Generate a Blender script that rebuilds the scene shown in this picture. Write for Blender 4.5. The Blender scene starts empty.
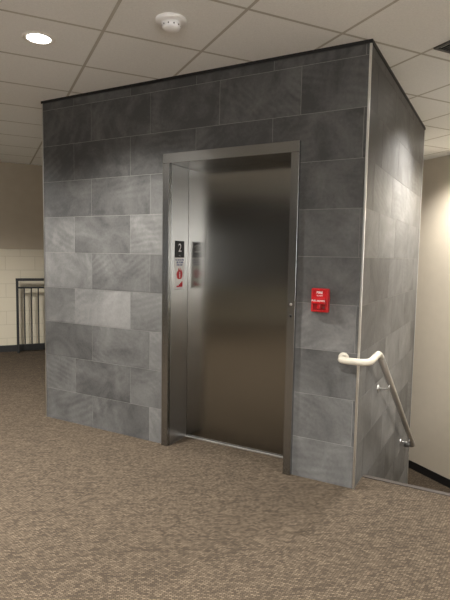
import bpy, bmesh, random
from math import *
from mathutils import Vector, Matrix
random.seed(7)
S=bpy.context.scene
COL=S.collection
H=2.87
# ---------------------------------------------------------------- helpers
def srgb(r,g,b):
    f=lambda c:(c/255/12.92) if c/255<=0.04045 else ((c/255+0.055)/1.055)**2.4
    return (f(r),f(g),f(b),1)
def new_mat(name):
    m=bpy.data.materials.new(name); m.use_nodes=True
    nt=m.node_tree; b=nt.nodes['Principled BSDF']
    return m,nt,b
def simple(name,col,rough=0.5,metal=0.0,noise=0.06,nscale=30,bump=0.0):
    m,nt,b=new_mat(name)
    tc=nt.nodes.new('ShaderNodeTexCoord'); n=nt.nodes.new('ShaderNodeTexNoise'); n.inputs['Scale'].default_value=nscale
    n.inputs['Detail'].default_value=4
    nt.links.new(tc.outputs['Object'],n.inputs['Vector'])
    r=nt.nodes.new('ShaderNodeValToRGB')
    r.color_ramp.elements[0].position=0.3; r.color_ramp.elements[1].position=0.7
    r.color_ramp.elements[0].color=tuple(c*(1-noise) for c in col[:3])+(1,)
    r.color_ramp.elements[1].color=tuple(min(1,c*(1+noise)) for c in col[:3])+(1,)
    nt.links.new(n.outputs['Fac'],r.inputs['Fac']); nt.links.new(r.outputs['Color'],b.inputs['Base Color'])
    b.inputs['Roughness'].default_value=rough; b.inputs['Metallic'].default_value=metal
    if bump:
        bp=nt.nodes.new('ShaderNodeBump'); bp.inputs['Strength'].default_value=bump; bp.inputs['Distance'].default_value=0.003
        nt.links.new(n.outputs['Fac'],bp.inputs['Height']); nt.links.new(bp.outputs['Normal'],b.inputs['Normal'])
    return m
def emis(name,col,st):
    m,nt,b=new_mat(name)
    b.inputs['Base Color'].default_value=col
    b.inputs['Emission Color'].default_value=col; b.inputs['Emission Strength'].default_value=st
    return m
def mesh_obj(name,bm,mat,parent=None,smooth=False):
    me=bpy.data.meshes.new(name); bm.to_mesh(me); bm.free()
    for mm in (mat if isinstance(mat,list) else [mat]): me.materials.append(mm)
    if smooth:
        for p in me.polygons: p.use_smooth=True
    o=bpy.data.objects.new(name,me); COL.objects.link(o)
    if parent: o.parent=parent
    return o
def add_box(bm,lo,hi,bevel=0.0,seg=2,mi=0):
    r=bmesh.ops.create_cube(bm,size=1)
    vs=r['verts']
    for v in vs:
        v.co=Vector([lo[i]+(v.co[i]+0.5)*(hi[i]-lo[i]) for i in range(3)])
    fs=set(f for v in vs for f in v.link_faces)
    for f in fs: f.material_index=mi
    if bevel:
        es=list(set(e for v in vs for e in v.link_edges))
        bmesh.ops.bevel(bm,geom=es,offset=bevel,segments=seg,affect='EDGES',profile=0.5)
def box(name,lo,hi,mat,parent=None,bevel=0.0,seg=2):
    bm=bmesh.new(); add_box(bm,lo,hi,bevel,seg); return mesh_obj(name,bm,mat,parent)
def boxes(name,lst,mat,parent=None,bevel=0.0):
    bm=bmesh.new()
    for lo,hi in lst: add_box(bm,lo,hi,bevel)
    return mesh_obj(name,bm,mat,parent)
def frame_axes(d):
    d=d.normalized(); a=Vector((0,0,1)) if abs(d.z)<0.9 else Vector((1,0,0))
    x=d.cross(a).normalized(); y=d.cross(x).normalized(); return x,y
def lathe(name,prof,center,axis,mat,parent=None,seg=32,smooth=True):
    bm=bmesh.new(); ax=Vector(axis).normalized(); x,y=frame_axes(ax); c=Vector(center); rings=[]
    for r,h in prof:
        if r<1e-6: rings.append([bm.verts.new(c+ax*h)])
        else: rings.append([bm.verts.new(c+ax*h+(x*cos(2*pi*i/seg)+y*sin(2*pi*i/seg))*r) for i in range(seg)])
    for a,b in zip(rings[:-1],rings[1:]):
        for i in range(seg):
            j=(i+1)%seg
            if len(a)==1 and len(b)==1: continue
            if len(a)==1: bm.faces.new([a[0],b[i],b[j]])
            elif len(b)==1: bm.faces.new([a[i],a[j],b[0]])
            else: bm.faces.new([a[i],a[j],b[j],b[i]])
    bmesh.ops.recalc_face_normals(bm,faces=bm.faces)
    return mesh_obj(name,bm,mat,parent,smooth)
def round_path(pts,rad,n=8):
    pts=[Vector(p) for p in pts]; out=[pts[0]]
    for i in range(1,len(pts)-1):
        a=(pts[i-1]-pts[i]); b=(pts[i+1]-pts[i]); r=min(rad,a.length*0.45,b.length*0.45)
        p0=pts[i]+a.normalized()*r; p1=pts[i]+b.normalized()*r
        for k in range(n+1):
            t=k/n; out.append(p0*(1-t)**2+pts[i]*2*t*(1-t)+p1*t*t)
    out.append(pts[-1]); return out
def tube(name,path,r,mat,parent=None,seg=20):
    bm=bmesh.new(); rings=[]; path=[Vector(p) for p in path]
    up=None
    for i,p in enumerate(path):
        d=(path[min(i+1,len(path)-1)]-path[max(i-1,0)]).normalized()
        if up is None: x,y=frame_axes(d)
        else:
            x=(up-d*up.dot(d)).normalized(); y=d.cross(x)
        up=x
        rings.append([bm.verts.new(p+(x*cos(2*pi*k/seg)+y*sin(2*pi*k/seg))*r) for k in range(seg)])
    for a,b in zip(rings[:-1],rings[1:]):
        for k in range(seg):
            j=(k+1)%seg; bm.faces.new([a[k],a[j],b[j],b[k]])
    bm.faces.new(rings[0]); bm.faces.new(rings[-1])
    bmesh.ops.recalc_face_normals(bm,faces=bm.faces)
    return mesh_obj(name,bm,mat,parent,True)
def empty(name,loc,label,cat,rotz=0):
    e=bpy.data.objects.new(name,None); e.empty_display_size=0.1; e.location=loc; e.rotation_euler=(0,0,rotz)
    COL.objects.link(e); e['label']=label; e['category']=cat; return e
def text(name,s,size,mat,loc,rot,parent=None,ext=0.0006,align='CENTER',off=0.0):
    cu=bpy.data.curves.new(name,'FONT'); cu.body=s; cu.size=size; cu.align_x=align; cu.align_y='CENTER'; cu.extrude=ext
    cu.offset=size*off
    t=bpy.data.objects.new(name,cu); COL.objects.link(t)
    bpy.context.view_layer.update()
    me=bpy.data.meshes.new_from_object(t.evaluated_get(bpy.context.evaluated_depsgraph_get()))
    bpy.data.objects.remove(t); me.materials.clear(); me.materials.append(mat)
    o=bpy.data.objects.new(name,me); COL.objects.link(o); o.location=loc; o.rotation_euler=rot
    if parent: o.parent=parent
    return o
def structure(o,label=None):
    o['kind']='structure'
    if label: o['label']=label
    return o
def N(nt,t,**kw):
    n=nt.nodes.new(t)
    for k,v in kw.items(): setattr(n,k,v)
    return n
def math(nt,op,a,b=None):
    n=N(nt,'ShaderNodeMath',operation=op)
    for i,v in enumerate((a,b)):
        if v is None: continue
        if isinstance(v,(int,float)): n.inputs[i].default_value=v
        else: nt.links.new(v,n.inputs[i])
    return n.outputs[0]

# building grid directions (ceiling grid is turned against the lift shaft)
AA=radians(144.5)
du=Vector((cos(AA),sin(AA),0)); dv=Vector((-cos(AA+pi/2),-sin(AA+pi/2),0))
def uv(u,v,z=0): return du*u+dv*v+Vector((0,0,z))

# ---------------------------------------------------------------- materials
def slate():
    m,nt,b=new_mat('slate_tile'); L=nt.links.new
    at=N(nt,'ShaderNodeAttribute'); at.attribute_name='rnd_shade'
    R=at.outputs['Fac']
    tc=N(nt,'ShaderNodeTexCoord')
    ofs=N(nt,'ShaderNodeCombineXYZ')
    L(math(nt,'MULTIPLY',R,37.0),ofs.inputs[0]); L(math(nt,'MULTIPLY',R,91.0),ofs.inputs[1]); L(math(nt,'MULTIPLY',R,53.0),ofs.inputs[2])
    rotn=N(nt,'ShaderNodeVectorRotate',rotation_type='EULER_XYZ')
    rv=N(nt,'ShaderNodeCombineXYZ'); L(math(nt,'MULTIPLY',R,40.0),rv.inputs[0]); L(math(nt,'MULTIPLY',R,70.0),rv.inputs[1])
    L(tc.outputs['Object'],rotn.inputs['Vector']); L(rv.outputs[0],rotn.inputs['Rotation'])
    ad=N(nt,'ShaderNodeVectorMath',operation='ADD'); L(rotn.outputs[0],ad.inputs[0]); L(ofs.outputs[0],ad.inputs[1])
    V=ad.outputs[0]
    wv=N(nt,'ShaderNodeTexWave',wave_type='RINGS'); wv.inputs['Scale'].default_value=7.0; wv.inputs['Distortion'].default_value=9
    wv.inputs['Detail'].default_value=5; wv.inputs['Detail Scale'].default_value=0.4; wv.inputs['Detail Roughness'].default_value=0.65; L(V,wv.inputs['Vector'])
    mask=N(nt,'ShaderNodeTexNoise'); mask.inputs['Scale'].default_value=2.2; mask.inputs['Detail'].default_value=2; L(V,mask.inputs['Vector'])
    mk=N(nt,'ShaderNodeMapRange'); mk.inputs['From Min'].default_value=0.40; mk.inputs['From Max'].default_value=0.68; L(mask.outputs['Fac'],mk.inputs['Value'])
    n1=N(nt,'ShaderNodeTexNoise'); n1.inputs['Scale'].default_value=3.4; n1.inputs['Detail'].default_value=9; n1.inputs['Roughness'].default_value=0.62; n1.inputs['Distortion'].default_value=0.8; L(V,n1.inputs['Vector'])
    n2=N(nt,'ShaderNodeTexNoise'); n2.inputs['Scale'].default_value=60; n2.inputs['Detail'].default_value=5; L(V,n2.inputs['Vector'])
    s=math(nt,'ADD',math(nt,'MULTIPLY',math(nt,'MULTIPLY',wv.outputs['Fac'],mk.outputs[0]),0.075),math(nt,'MULTIPLY',n1.outputs['Fac'],0.64))
    s=math(nt,'ADD',s,math(nt,'MULTIPLY',n2.outputs['Fac'],0.14))
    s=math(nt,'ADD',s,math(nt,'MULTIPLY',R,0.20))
    s=math(nt,'ADD',s,0.05)
    cr=N(nt,'ShaderNodeValToRGB'); e=cr.color_ramp.elements
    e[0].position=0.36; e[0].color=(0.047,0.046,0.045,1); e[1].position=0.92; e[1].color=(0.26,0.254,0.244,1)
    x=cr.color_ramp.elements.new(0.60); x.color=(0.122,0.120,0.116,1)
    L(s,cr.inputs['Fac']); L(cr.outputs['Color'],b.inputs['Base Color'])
    b.inputs['Roughness'].default_value=0.5
    bp=N(nt,'ShaderNodeBump'); bp.inputs['Strength'].default_value=0.2; bp.inputs['Distance'].default_value=0.004
    L(s,bp.inputs['Height']); L(bp.outputs['Normal'],b.inputs['Normal'])
    return m
def steel(name,col,rough,aniso=0.0,grain=(1,1,260)):
    m,nt,b=new_mat(name); L=nt.links.new
    tc=N(nt,'ShaderNodeTexCoord'); mp=N(nt,'ShaderNodeMapping'); mp.inputs['Scale'].default_value=grain
    n=N(nt,'ShaderNodeTexNoise'); n.inputs['Scale'].default_value=1.5; n.inputs['Detail'].default_value=4
    L(tc.outputs['Object'],mp.inputs['Vector']); L(mp.outputs[0],n.inputs['Vector'])
    r=N(nt,'ShaderNodeMapRange'); r.inputs['To Min'].default_value=rough*0.92; r.inputs['To Max'].default_value=rough*1.08
    L(n.outputs['Fac'],r.inputs['Value']); L(r.outputs[0],b.inputs['Roughness'])
    mx=N(nt,'ShaderNodeMix',data_type='RGBA'); L(n.outputs['Fac'],mx.inputs[0])
    mx.inputs[6].default_value=tuple(c*0.94 for c in col[:3])+(1,); mx.inputs[7].default_value=tuple(c*1.05 for c in col[:3])+(1,)
    L(mx.outputs[2],b.inputs['Base Color'])
    b.inputs['Metallic'].default_value=1; b.inputs['Anisotropic'].default_value=aniso
    return m
def carpet():
    m,nt,b=new_mat('carpet'); L=nt.links.new
    tc=N(nt,'ShaderNodeTexCoord'); mp=N(nt,'ShaderNodeMapping'); mp.inputs['Rotation'].default_value=(0,0,-radians(36))
    L(tc.outputs['Object'],mp.inputs['Vector'])
    nz=N(nt,'ShaderNodeTexNoise'); nz.inputs['Scale'].default_value=20; nz.inputs['Detail'].default_value=3; L(mp.outputs[0],nz.inputs['Vector'])
    sc=N(nt,'ShaderNodeVectorMath',operation='SCALE'); sc.inputs['Scale'].default_value=0.006; L(nz.outputs['Color'],sc.inputs[0])
    ad=N(nt,'ShaderNodeVectorMath',operation='ADD'); L(mp.outputs[0],ad.inputs[0]); L(sc.outputs[0],ad.inputs[1])
    def brick(w,h,mo):
        br=N(nt,'ShaderNodeTexBrick'); L(ad.outputs[0],br.inputs['Vector']); br.inputs['Scale'].default_value=1
        br.inputs['Brick Width'].default_value=w; br.inputs['Row Height'].default_value=h; br.inputs['Mortar Size'].default_value=mo
        br.inputs['Mortar Smooth'].default_value=1.0
        br.inputs['Color1'].default_value=(0,0,0,1); br.inputs['Color2'].default_value=(1,1,1,1); br.inputs['Mortar'].default_value=(0.4,0.4,0.4,1)
        bw=N(nt,'ShaderNodeRGBToBW'); L(br.outputs['Color'],bw.inputs[0]); return br.outputs['Fac'],bw.outputs[0]
    fa,ba=brick(0.018,0.010,0.0030)
    fb,bb=brick(0.070,0.020,0.003)
    n2=N(nt,'ShaderNodeTexNoise'); n2.inputs['Scale'].default_value=260; n2.inputs['Detail'].default_value=2; L(mp.outputs[0],n2.inputs['Vector'])
    s=math(nt,'ADD',math(nt,'MULTIPLY',ba,0.28),math(nt,'MULTIPLY',n2.outputs['Fac'],0.28))
    s=math(nt,'ADD',s,math(nt,'MULTIPLY',bb,0.10))
    s=math(nt,'SUBTRACT',s,math(nt,'MULTIPLY',fa,0.26))
    s=math(nt,'ADD',s,0.34)
    cr=N(nt,'ShaderNodeValToRGB'); e=cr.color_ramp.elements
    e[0].position=0.18; e[0].color=srgb(33,28,23); e[1].position=0.90; e[1].color=srgb(104,92,77)
    x=cr.color_ramp.elements.new(0.55); x.color=srgb(60,52,43)
    L(s,cr.inputs['Fac']); L(cr.outputs['Color'],b.inputs['Base Color'])
    b.inputs['Roughness'].default_value=0.95; b.inputs['Specular IOR Level'].default_value=0.1
    bp=N(nt,'ShaderNodeBump'); bp.inputs['Strength'].default_value=0.35; bp.inputs['Distance'].default_value=0.003
    L(s,bp.inputs['Height']); L(bp.outputs['Normal'],b.inputs['Normal'])
    return m
def ceil_mat():
    m,nt,b=new_mat('ceiling_tiles'); L=nt.links.new
    tc=N(nt,'ShaderNodeTexCoord'); sp=N(nt,'ShaderNodeSeparateXYZ')
    L(tc.outputs['Object'],sp.inputs[0])
    def edge(o,ph):
        q=math(nt,'FRACT',math(nt,'DIVIDE',math(nt,'ADD',o,ph),0.645))
        return math(nt,'MULTIPLY',math(nt,'MINIMUM',q,math(nt,'SUBTRACT',1.0,q)),0.645)
    ex=edge(sp.outputs[0],64.5-0.02); ey=edge(sp.outputs[1],64.5+0.21)
    d=math(nt,'MINIMUM',ex,ey)
    rp=N(nt,'ShaderNodeValToRGB'); e=rp.color_ramp.elements
    dd=math(nt,'MULTIPLY',d,20.0)
    e[0].position=0.0; e[0].color=(0.60,0.57,0.52,1); e[1].position=0.50; e[1].color=(1,1,1,1)
    for p,c in ((0.10,(0.60,0.57,0.52,1)),(0.16,(0.50,0.47,0.43,1)),(0.21,(0.97,0.97,0.97,1))):
        q=rp.color_ramp.elements.new(p); q.color=c
    L(dd,rp.inputs['Fac'])
    n=N(nt,'ShaderNodeTexNoise'); n.inputs['Scale'].default_value=120; n.inputs['Detail'].default_value=3; L(tc.outputs['Object'],n.inputs['Vector'])
    v=math(nt,'ADD',0.88,math(nt,'MULTIPLY',n.outputs['Fac'],0.22))
    mx=N(nt,'ShaderNodeMix',data_type='RGBA',blend_type='MULTIPLY'); mx.inputs[0].default_value=1
    mx.inputs[6].default_value=srgb(246,246,243); L(rp.outputs['Color'],mx.inputs[7])
    mx2=N(nt,'ShaderNodeMix',data_type='RGBA',blend_type='MULTIPLY'); mx2.inputs[0].default_value=1
    L(mx.outputs[2],mx2.inputs[6]); L(v,mx2.inputs[7])
    L(mx2.outputs[2],b.inputs['Base Color']); b.inputs['Roughness'].default_value=0.9; b.inputs['Specular IOR Level'].default_value=0.15
    return m
def block_mat(name,col):
    m,nt,b=new_mat(name); L=nt.links.new
    tc=N(nt,'ShaderNodeTexCoord'); sp=N(nt,'ShaderNodeSeparateXYZ'); L(tc.outputs['Object'],sp.inputs[0])
    cb=N(nt,'ShaderNodeCombineXYZ'); L(math(nt,'ADD',sp.outputs[0],sp.outputs[1]),cb.inputs[0]); L(sp.outputs[2],cb.inputs[1])
    br=N(nt,'ShaderNodeTexBrick'); L(cb.outputs[0],br.inputs['Vector']); br.inputs['Scale'].default_value=1
    br.inputs['Brick Width'].default_value=0.42; br.inputs['Row Height'].default_value=0.21; br.inputs['Mortar Size'].default_value=0.005
    br.inputs['Mortar Smooth'].default_value=0.3
    br.inputs['Color1'].default_value=col; br.inputs['Color2'].default_value=tuple(c*0.97 for c in col[:3])+(1,)
    br.inputs['Mortar'].default_value=tuple(c*0.8 for c in col[:3])+(1,)
    L(br.outputs['Color'],b.inputs['Base Color']); b.inputs['Roughness'].default_value=0.6
    n=N(nt,'ShaderNodeTexNoise'); n.inputs['Scale'].default_value=80; L(tc.outputs['Object'],n.inputs['Vector'])
    h=math(nt,'SUBTRACT',math(nt,'MULTIPLY',n.outputs['Fac'],0.3),br.outputs['Fac'])
    bp=N(nt,'ShaderNodeBump'); bp.inputs['Strength'].default_value=0.4; bp.inputs['Distance'].default_value=0.004
    L(h,bp.inputs['Height']); L(bp.outputs['Normal'],b.inputs['Normal'])
    return m
M_sl=slate(); M_grout=simple('grout',srgb(132,131,127),0.8)
M_frame=steel('brushed_steel_frame_shaded',(0.31,0.31,0.305),0.26,0.0,(260,260,2))  # same steel as the jamb, colour darkened for the dark room it reflects
M_jamb=steel('brushed_steel_jamb_lit',(0.50,0.50,0.50),0.30,0.0,(260,260,2))  # same steel as the frame, colour lightened as its lit side
M_door=steel('brushed_steel_door',(0.27,0.26,0.235),0.19,0.75,(2,2,260))
M_sill=steel('sill_aluminium',(0.6,0.59,0.57),0.35,0,(1,200,1))
M_trim=steel('trim_metal',(0.8,0.8,0.78),0.3,0,(200,200,2))
M_rail=steel('rail_steel',(0.62,0.61,0.59),0.38,0,(60,60,60))
M_carpet=carpet(); M_ceil=ceil_mat()
M_taupe=simple('taupe_paint',srgb(202,191,173),0.7,0,0.02,8,0.05)
M_block=block_mat('painted_block',srgb(190,181,161))
M_blockd=simple('brown_paint',srgb(62,56,46),0.7,0,0.03,8)
M_low=simple('reflection_band_paint',srgb(165,156,138),0.6,0,0.03,8)  # for the pale band added to be mirrored in the door
M_upper=simple('upper_taupe_paint',srgb(158,146,128),0.7,0,0.03,8)
M_base=simple('black_vinyl',srgb(24,23,23),0.5)
M_black=simple('black_paint',srgb(16,16,17),0.55)
M_vent=simple('vent_grey',srgb(70,68,66),0.5)
M_red=simple('red_plastic',srgb(190,20,26),0.35,0,0.04)
M_reddk=simple('dark_red_plastic',srgb(140,12,18),0.4,0,0.04)
M_red2=simple('red_ink',srgb(200,40,50),0.5)
M_blue=simple('blue_ink',srgb(45,65,145),0.5)
M_white=simple('white_plastic',srgb(248,247,245),0.45,0,0.02)
M_cream=simple('cream_painted_rail',srgb(196,189,174),0.4,0,0.03)
M_ltrim=simple('downlight_trim',srgb(240,236,228),0.4,0,0.02)
M_lens=emis('lamp_lens',(1.0,0.96,0.89,1),14.0)
M_fill=emis('added_fill_glow',(0.97,0.98,1.0,1),5.5)  # glow of the unseen panes added to brighten the ceiling
M_day2=emis('daylight_glass_narrow',(0.95,0.97,1.0,1),2.4)

# ---------------------------------------------------------------- tile walls
def joints(lo,hi,ph,w=0.62):
    k=floor((lo-ph)/w); out=[]
    while True:
        a=ph+k*w; b=a+w
        if a>=hi-1e-6: break
        if b>lo+1e-6: out.append((a,b))
        k+=1
    return out
CO=-0.03; CH=0.3125
def tiled(name,plane,lo,hi,z0,z1,ph,holes,label):
    bm=bmesh.new(); rn=[]; g=0.0015
    def quadbox(a0,a1,c0,c1,r):
        n0=len(bm.faces)
        if plane=='y': add_box(bm,(a0,0,c0),(a1,0.012,c1))
        else: add_box(bm,(-0.012,a0,c0),(0,a1,c1))
        rn.extend([r]*(len(bm.faces)-n0))
    k=floor((z0-CO)/CH)
    while CO+k*CH<z1-1e-6:
        c0=max(CO+k*CH+g,z0); c1=min(CO+(k+1)*CH-g,z1)
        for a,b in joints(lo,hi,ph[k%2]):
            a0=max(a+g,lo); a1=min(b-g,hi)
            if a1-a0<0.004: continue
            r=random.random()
            if k>=7: r=r*0.5-0.45  # upper courses get a darker tile tone for the unlit wall top
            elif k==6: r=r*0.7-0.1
            rects=[(a0,a1,c0,c1)]
            for (hx0,hx1,hz) in holes:
                new=[]
                for (p,q,s,t) in rects:
                    if q<=hx0 or p>=hx1 or s>=hz: new.append((p,q,s,t)); continue
                    if p<hx0: new.append((p,hx0,s,t))
                    if q>hx1: new.append((hx1,q,s,t))
                    if t>hz: new.append((max(p,hx0),min(q,hx1),hz,t))
                rects=new
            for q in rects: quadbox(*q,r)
        k+=1
    T=0.25
    if plane=='y':
        cur=lo
        for (hx0,hx1,hz) in holes:
            add_box(bm,(cur,0.0015,z0),(hx0,T,z1),mi=1); add_box(bm,(hx0,0.0015,hz),(hx1,T,z1),mi=1); cur=hx1
        add_box(bm,(cur,0.0015,z0),(hi,T,z1),mi=1)
    else:
        add_box(bm,(-T,lo+0.2505,z0),(-0.0015,hi,z1),mi=1)
        add_box(bm,(-0.012,lo+0.002,z0),(-0.0015,lo+0.2505,z1),mi=1)
    while len(rn)<len(bm.faces): rn.append(0.5)
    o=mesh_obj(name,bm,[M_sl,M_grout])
    at=o.data.attributes.new('rnd_shade','FLOAT','FACE')
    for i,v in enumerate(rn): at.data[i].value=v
    return structure(o,label)
W=2.89; D=2.37
DX0,DX1,DZ=-1.55,-0.44,2.30
ev=-0.45; od=-0.65
tiled('wall_front','y',-W,-0.0125,0,H,{0:ev,1:od},[(DX0+0.01,DX1-0.01,DZ-0.01)],'grey slate tiled front wall of the elevator shaft')
tiled('wall_side','x',0.0,D,-1.6,H,{0:0.22,1:0.42},[],'grey slate tiled side wall of the elevator shaft')
structure(box('wall_shaft_left',(-W,0.2505,0),(-W+0.1,D,H),M_grout),'far side wall of the elevator shaft')
structure(box('wall_shaft_back',(-W+0.1005,D-0.1,0),(-0.2505,D,H),M_grout),'back wall of the elevator shaft')
structure(box('trim_1',(-0.0105,-0.003,0),(0.003,0.0115,H-0.012),M_trim,bevel=0.001),'bright metal corner edge trim')
structure(box('trim_2',(-W-0.003,-0.003,0),(-W+0.007,0.009,H-0.012),M_trim,bevel=0.001),'bright metal corner edge trim')
structure(box('trim_3',(-0.008,D-0.007,-1.4),(0.003,D+0.003,H-0.012),M_trim,bevel=0.001),'bright metal corner edge trim')
structure(box('trim_4',(-W-0.008,-0.008,H-0.022),(0.008,0.0,H-0.0005),M_black),'dark edge strip where tiles meet the ceiling')
structure(box('trim_5',(0.0,0.0,H-0.022),(0.008,D,H-0.0005),M_black),'dark edge strip where tiles meet the ceiling')

# ---------------------------------------------------------------- elevator doorway
E=empty('elevator_doorway',(-0.995,0,0),'brushed stainless steel elevator door and frame set in slate tile','elevator door')
def P(o): o.parent=E; o.matrix_parent_inverse=Matrix.Translation((0.995,0,0)); return o
ix0,ix1,iz=DX0+0.058,DX1-0.058,DZ-0.075
fy=-0.028
bm=bmesh.new()
add_box(bm,(DX0,fy,0.001),(ix0,0.012,DZ-0.0755),0.002)
add_box(bm,(ix1,fy,0.001),(DX1,0.25,DZ-0.0755),0.002)
add_box(bm,(DX0,fy,DZ-0.075),(DX1,0.25,DZ),0.002)
P(mesh_obj('door_frame',bm,M_frame))
P(box('door_jamb',(DX0+0.01,0.0125,0.001),(ix0,0.25,DZ-0.0755),M_jamb,bevel=0.001))
P(box('door_panel',(ix0-0.03,0.252,0.010),(ix1+0.03,0.285,iz+0.03),M_door,bevel=0.002))
P(box('sill',(ix0+0.0005,0.232,0.0),(ix1-0.0005,0.251,0.008),M_sill,bevel=0.002))
for z in (1.205,1.125):
    P(lathe('keyhole',[(0,0.004),(0.004,0.004),(0.008,0.003),(0.010,0),(0.010,-0.002)],(ix1+0.028,fy,z),(0,-1,0),M_rail if z>1.2 else M_black))
NP=empty('floor_number_plate',(ix0+0.0003,0.125,1.575),'black floor number plate with white 2 and braille','sign')
box('plate',(0,-0.064,-0.066),(0.004,0.064,0.066),M_black,NP,0.0015)
text('number','2',0.092,M_white,(0.0046,0.0,0.008),(pi/2,0,pi/2),NP,off=0.005)
bm=bmesh.new()
for (dy,dz) in ((-0.012,0),(-0.006,0),(0.004,0),(0.004,-0.006)):
    bmesh.ops.create_uvsphere(bm,u_segments=8,v_segments=6,radius=0.0015,matrix=Matrix.Translation((0.004,dy,-0.052+dz)))
mesh_obj('braille_dots',bm,M_white,NP)
FS=empty('fire_warning_sign',(ix0+0.0003,0.125,1.381),'white warning sign with blue lettering and red fire symbol','sign')
box('plate',(0,-0.072,-0.127),(0.003,0.072,0.127),M_white,FS,0.001)
for z,s,sz in ((0.108,'IN CASE OF FIRE',0.0165),(0.088,'USE STAIRS',0.020),(0.068,'FOR EXIT',0.020)):
    text('lettering',s,sz,M_blue,(0.0034,0,z),(pi/2,0,pi/2),FS,0.0003,off=0.02)
def poly(name,pts,x,mat,parent,th=0.0006,dz=0,s=1):
    bm=bmesh.new(); a=[bm.verts.new((x,p[0]*s,p[1]*s+dz)) for p in pts]; f=bm.faces.new(a)
    r=bmesh.ops.extrude_face_region(bm,geom=[f]); 
    for v in [g for g in r['geom'] if isinstance(g,bmesh.types.BMVert)]: v.co.x+=th
    bmesh.ops.recalc_face_normals(bm,faces=bm.faces); return mesh_obj(name,bm,mat,parent)
poly('flame',[(-0.035,-0.01),(-0.042,0.02),(-0.03,0.045),(-0.026,0.03),(-0.016,0.07),(-0.004,0.045),(0.006,0.073),(0.016,0.04),(0.027,0.055),(0.038,0.025),(0.034,-0.005),(0.02,-0.02),(-0.02,-0.02)],0.003,M_red2,FS,dz=-0.024,s=1.02)
poly('stair_symbol',[(-0.04,-0.07),(0.04,-0.07),(0.04,-0.03),(0.024,-0.03),(0.024,-0.04),(0.008,-0.04),(0.008,-0.05),(-0.01,-0.05),(-0.01,-0.06),(-0.04,-0.06)],0.003,M_red2,FS,dz=-0.034,s=1.05)
bm=bmesh.new()
bmesh.ops.create_cone(bm,cap_ends=True,segments=16,radius1=0.006,radius2=0.006,depth=0.001,matrix=Matrix.Translation((0.0042,0,0.008))@Matrix.Rotation(pi/2,4,'Y'))
add_box(bm,(0.0037,-0.007,-0.015),(0.0047,0.007,0.000)); add_box(bm,(0.0037,-0.007,-0.034),(0.0047,-0.001,-0.015)); add_box(bm,(0.0037,0.002,-0.034),(0.0047,0.007,-0.015))
mesh_obj('figure',bm,M_white,FS)

# ---------------------------------------------------------------- fire alarm pull station
FA=empty('fire_alarm_pull_station',(-0.265,0,1.245),'red fire alarm pull station mounted on slate tile','fire alarm')
box('body',(-0.058,-0.040,-0.078),(0.058,0,0.078),M_red,FA,0.005,3)
boxes('front_frame',[((-0.054,-0.048,-0.074),(-0.045,-0.0405,0.074)),((0.045,-0.048,-0.074),(0.054,-0.0405,0.074)),((-0.0445,-0.048,0.066),(0.0445,-0.0405,0.074)),((-0.0445,-0.048,-0.074),(0.0445,-0.0405,-0.066))],M_red,FA,0.002)
box('recess_panel',(-0.044,-0.0415,-0.064),(0.044,-0.0402,-0.024),M_reddk,FA)
boxes('handle',[((-0.043,-0.066,-0.022),(0.043,-0.0405,0.018)),((-0.010,-0.060,-0.054),(0.010,-0.0405,-0.0215))],M_red,FA,0.003)
text('lettering','FIRE',0.024,M_white,(0,-0.0406,0.051),(pi/2,0,0),FA,off=0.01)
text('lettering','ALARM',0.013,M_white,(0,-0.0406,0.031),(pi/2,0,0),FA)
text('lettering','PULL DOWN',0.0155,M_white,(0,-0.0666,-0.002),(pi/2,0,0),FA,off=0.01)
lathe('key_lock',[(0,0.003),(0.005,0.003),(0.006,0)],(0.030,-0.0405,-0.048),(0,-1,0),M_vent,FA)

# ---------------------------------------------------------------- handrail
HR=empty('handrail',(0.08,0.19,0.0),'cream and grey steel handrail wrapping the tiled corner along stairs','handrail')
def PH(o): o.parent=HR; o.matrix_parent_inverse=Matrix.Translation((-0.08,-0.19,0)); return o
RX=0.085
sl=(0.90+0.262)/1.71
ye=0.27; ze=0.90-(ye-0.19)*sl
path=round_path([(-0.10,-0.004,0.872),(-0.10,-0.085,0.872),(RX,-0.085,0.872),(RX,0.19,0.890),(RX,ye,ze)],0.07,10)
PH(tube('rail_return',path,0.022,M_cream))
yq=2.02; zq=0.90-(yq-0.19)*sl
path=round_path([(RX,ye-0.012,ze+0.012*sl),(RX,yq,zq),(0.006,yq+0.03,zq-0.02)],0.05,10)
PH(tube('rail',path,0.0245,M_rail))
PH(lathe('flange',[(0,0.006),(0.034,0.006),(0.036,0.003),(0.036,0)],(-0.10,-0.0002,0.872),(0,-1,0),M_cream))
def bracket(y,z,m):
    PH(lathe('bracket',[(0,0.01),(0.022,0.01),(0.026,0.003),(0.026,0)],(0.0002,y,z-0.065),(1,0,0),m))
    PH(tube('bracket_arm',round_path([(0.008,y,z-0.065),(RX*0.95,y,z-0.065),(RX,y,z-0.018)],0.04,8),0.007,m))
for y in (0.62,1.78): bracket(y,0.90-(y-0.19)*sl,M_rail)

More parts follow.
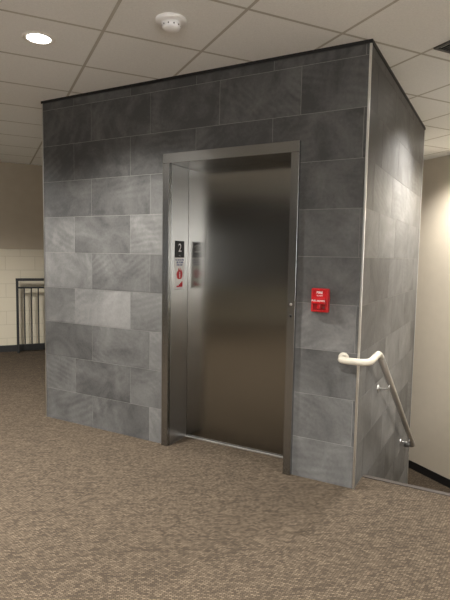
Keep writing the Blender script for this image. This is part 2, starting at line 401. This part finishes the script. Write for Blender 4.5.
# ---------------------------------------------------------------- stairs
SY=0.25; RISE=0.18; RUN=0.275; NS=8; SW=1.25; LZ=-RISE*NS
ST=empty('staircase',(0.62,SY,0),'carpeted staircase descending beside the tiled elevator shaft','stairs')
def PS(o): o.parent=ST; o.matrix_parent_inverse=Matrix.Translation((-0.62,-SY,0)); return o
bm=bmesh.new()
for i in range(NS-1):
    add_box(bm,(0.004,SY+i*RUN+0.002,LZ-0.1),(SW-0.004,SY+(i+1)*RUN+0.002,-RISE*(i+1)))
PS(mesh_obj('steps',bm,M_carpet))
for i in range(0,NS-1):
    PS(box('nosing',(0.006,SY+(i+1)*RUN-0.03,-RISE*(i+1)+0.0005),(SW-0.006,SY+(i+1)*RUN+0.012,-RISE*(i+1)+0.006),M_base,bevel=0.002))
structure(box('trim_6',(0.004,SY-0.035,0.0005),(SW,SY+0.008,0.005),simple('nosing_brown',srgb(50,43,37),0.85),bevel=0.002),'brown stair nosing strip at the landing edge')

# ---------------------------------------------------------------- floor / ceiling / walls
VN=3.257; UW=5.86; UE=-5.5; VS=-8.0
def ext_poly(name,pts,z0,z1,mat):
    bm=bmesh.new(); vs=[bm.verts.new((p[0],p[1],z1)) for p in pts]; f=bm.faces.new(vs)
    r=bmesh.ops.extrude_face_region(bm,geom=[f])
    for v in [g for g in r['geom'] if isinstance(g,bmesh.types.BMVert)]: v.co.z=z0
    bmesh.ops.recalc_face_normals(bm,faces=bm.faces)
    return mesh_obj(name,bm,mat)
c=[uv(UW,VS),uv(UE,VS),uv(UE,VN),uv(UW,VN)]
def onN(x):
    u=(x-dv.x*VN)/du.x; return uv(u,VN)
eN=onN(SW); wN=onN(-W)
V3=lambda x,y:Vector((x,y,0))
pts=[c[0],c[1],c[2],eN,V3(SW,SY),V3(0,SY),V3(0,0),V3(ix1,0),V3(ix1,0.25),V3(ix0,0.25),V3(ix0,0),V3(-W,0),V3(-W,D),wN,c[3]]
structure(ext_poly('floor',pts,-0.12,0,M_carpet),'brown patterned carpet floor')
y2=SY+(NS-1)*RUN+0.003
structure(ext_poly('floor_landing',[V3(0.001,y2),V3(SW,y2),eN,onN(-1.6),V3(-1.6,D+0.01),V3(0.001,D+0.01)],LZ-0.1,LZ,M_carpet),'lower carpeted stair landing')
MW=Matrix(((du.x,dv.x,0,0),(du.y,dv.y,0,0),(0,0,1,0),(0,0,0,1)))
def uvbox(name,u0,u1,v0,v1,z0,z1,mat,bev=0):
    o=box(name,(u0,v0,z0),(u1,v1,z1),mat,bevel=bev); o.matrix_world=MW; return o
structure(uvbox('ceiling',UE,UW,VS,VN,H,H+0.1,M_ceil),'suspended acoustic tile ceiling')
structure(uvbox('wall_north',UE,UW,VN,VN+0.15,-1.6,H,M_taupe),'taupe painted wall')
structure(uvbox('wall_west',UW,UW+0.15,VS,VN,-0.1,1.58,M_block),'pale painted block wall')
structure(uvbox('wall_west_upper',UW-0.01,UW+0.15,VS,VN,1.5805,H,M_upper),'taupe painted upper wall')
structure(uvbox('wall_east',UE-0.15,UE,VS,VN,-0.1,H,M_taupe),'taupe painted wall')
structure(uvbox('wall_south',UE,UW,VS-0.15,VS,-0.1,H,M_blockd),'brown painted wall')
structure(uvbox('reflection_band_south',UE,UW,VS+0.0005,VS+0.02,0.0,0.85,M_low),'unseen pale band added for the door reflection')  # added behind the camera to put a lighter band in the door's reflection
structure(uvbox('baseboard_west',UW-0.012,UW-0.0005,VS,VN,0.0005,0.10,M_base),'black vinyl baseboard')
structure(uvbox('baseboard_north',-1.2,4.0,VN-0.012,VN-0.0005,LZ+0.0005,LZ+0.11,M_base),'black vinyl baseboard')
structure(box('wall_stair',(SW+0.0005,SY+0.1,-1.6),(SW+0.12,3.0,1.05),M_taupe),'low taupe wall beside the stairs')
# three unseen glowing panes added on the east wall for fill; a narrow sidelight on the south wall
for i,v in enumerate((-6.0,-4.0,-2.0)):
    structure(uvbox('unseen_pane_%d'%(i+1),UE+0.0005,UE+0.02,v-0.8,v+0.8,0.9,2.4,M_fill),'unseen glowing pane added to brighten the room')
structure(uvbox('unseen_pane_4',0.72,0.90,VS+0.0005,VS+0.03,0.86,2.1,M_day2),'narrow bright daylight sidelight')

# ---------------------------------------------------------------- guard railing at west wall
GR=empty('guard_railing',uv(UW-0.16,-1.74),'black steel guard railing with square balusters','railing',AA+pi)
L0,L1=0.0,2.0
box('top_rail',(-0.022,L0,1.10),(0.022,L1,1.14),M_black,GR,0.004)
box('mid_rail',(-0.015,L0+0.02,0.985),(0.015,L1-0.02,1.01),M_black,GR,0.003)
box('bottom_rail',(-0.015,L0+0.02,0.10),(0.015,L1-0.02,0.13),M_black,GR,0.003)
for y in (L0+0.02,L1-0.02): box('post',(-0.018,y-0.018,0.0),(0.018,y+0.018,1.10),M_black,GR,0.003)
y=L0+0.12
while y<L1-0.06:
    box('baluster',(-0.009,y-0.009,0.13),(0.009,y+0.009,0.985),M_black,GR); y+=0.10

# ---------------------------------------------------------------- ceiling fixtures
def downlight(x,y,power,spot=122,blend=0.6,soft=0.08):
    e=empty('recessed_downlight',(x,y,H),'round recessed downlight with white trim ring, lit','ceiling light')
    lathe('trim_ring',[(0.072,0.0),(0.072,-0.004),(0.086,-0.006),(0.098,-0.004),(0.10,0.0)],(0,0,0),(0,0,1),M_ltrim,e)
    lathe('lens',[(0,-0.0025),(0.0715,-0.0025),(0.0715,0.0)],(0,0,0),(0,0,1),M_lens,e)
    l=bpy.data.lights.new('lamp','SPOT'); l.energy=power; l.spot_size=radians(spot); l.spot_blend=blend; l.shadow_soft_size=soft
    l.color=(1.0,0.965,0.91)
    o=bpy.data.objects.new('lamp',l); COL.objects.link(o); o.parent=e; o.location=(0,0,-0.02)
    return e
K=3.1
lts=[(-1.85,-0.94,155,134,0.95,0.08),(0.25,-2.44,185,122,0.6,0.08),(2.3,-3.9,200,122,0.6,0.08),(-3.4,-3.1,250,122,0.6,0.08),(-1.3,-4.6,260,122,0.6,0.08),(0.8,-6.1,200,122,0.6,0.08),(0.50,1.35,150,134,0.8,0.08),(0.32,3.20,110,140,0.8,0.08),(2.4,-1.0,180,130,0.6,0.08),(-4.3,-0.5,240,150,0.6,0.3)]  # last one is added out of view to brighten the west wall and floor
for x,y,p,s,bl,sf in lts: downlight(x,y,p*K,s,bl,sf)
SD=empty('smoke_detector',(-0.96,-0.77,H),'white round smoke detector on the ceiling tile','smoke detector')
lathe('base',[(0,0),(0.088,0),(0.088,-0.014),(0.080,-0.022),(0.0,-0.022)],(0,0,0),(0,0,1),M_white,SD)
lathe('sensor_cap',[(0.056,-0.022),(0.056,-0.030),(0.050,-0.032),(0.050,-0.040),(0.055,-0.042),(0.048,-0.054),(0.028,-0.060),(0,-0.062)],(0,0,0),(0,0,1),M_white,SD)
for i in range(10):
    a=2*pi*i/10; box('vent_slot',(0.0495*cos(a)-0.003,0.0495*sin(a)-0.003,-0.0395),(0.0495*cos(a)+0.003,0.0495*sin(a)+0.003,-0.0325),M_vent,SD)
AV=empty('air_vent',(0.50,0.33,H),'dark slotted air vent in the ceiling','air vent',AA)
boxes('vent_frame',[((-0.13,-0.13,-0.010),(-0.11,0.13,0)),((0.11,-0.13,-0.010),(0.13,0.13,0)),((-0.11,-0.13,-0.010),(0.11,-0.11,0)),((-0.11,0.11,-0.010),(0.11,0.13,0))],M_vent,AV)
boxes('vent_slats',[((-0.11,-0.10+i*0.025,-0.009),(0.11,-0.088+i*0.025,-0.001)) for i in range(8)],M_black,AV)

# ---------------------------------------------------------------- world, camera
w=bpy.data.worlds.new('world'); S.world=w; w.use_nodes=True
w.node_tree.nodes['Background'].inputs['Color'].default_value=(0.5,0.5,0.55,1); w.node_tree.nodes['Background'].inputs['Strength'].default_value=0.1
f,pitch,roll,yaw=505.2589,0.0862,0.0171,-0.5025
F=Vector((sin(yaw)*cos(pitch),cos(yaw)*cos(pitch),-sin(pitch)))
R0=Vector((cos(yaw),-sin(yaw),0)); U0=R0.cross(F)
R=R0*cos(roll)+U0*sin(roll); U=-R0*sin(roll)+U0*cos(roll)
cam=bpy.data.cameras.new('camera'); co=bpy.data.objects.new('camera',cam); COL.objects.link(co)
cam.sensor_fit='VERTICAL'; cam.sensor_height=24; cam.lens=24*f/600
co.matrix_world=Matrix(((R.x,U.x,-F.x,0.7905),(R.y,U.y,-F.y,-3.2574),(R.z,U.z,-F.z,1.5245),(0,0,0,1)))
S.camera=co
S.view_settings.view_transform='Standard'
S.view_settings.exposure=0.3
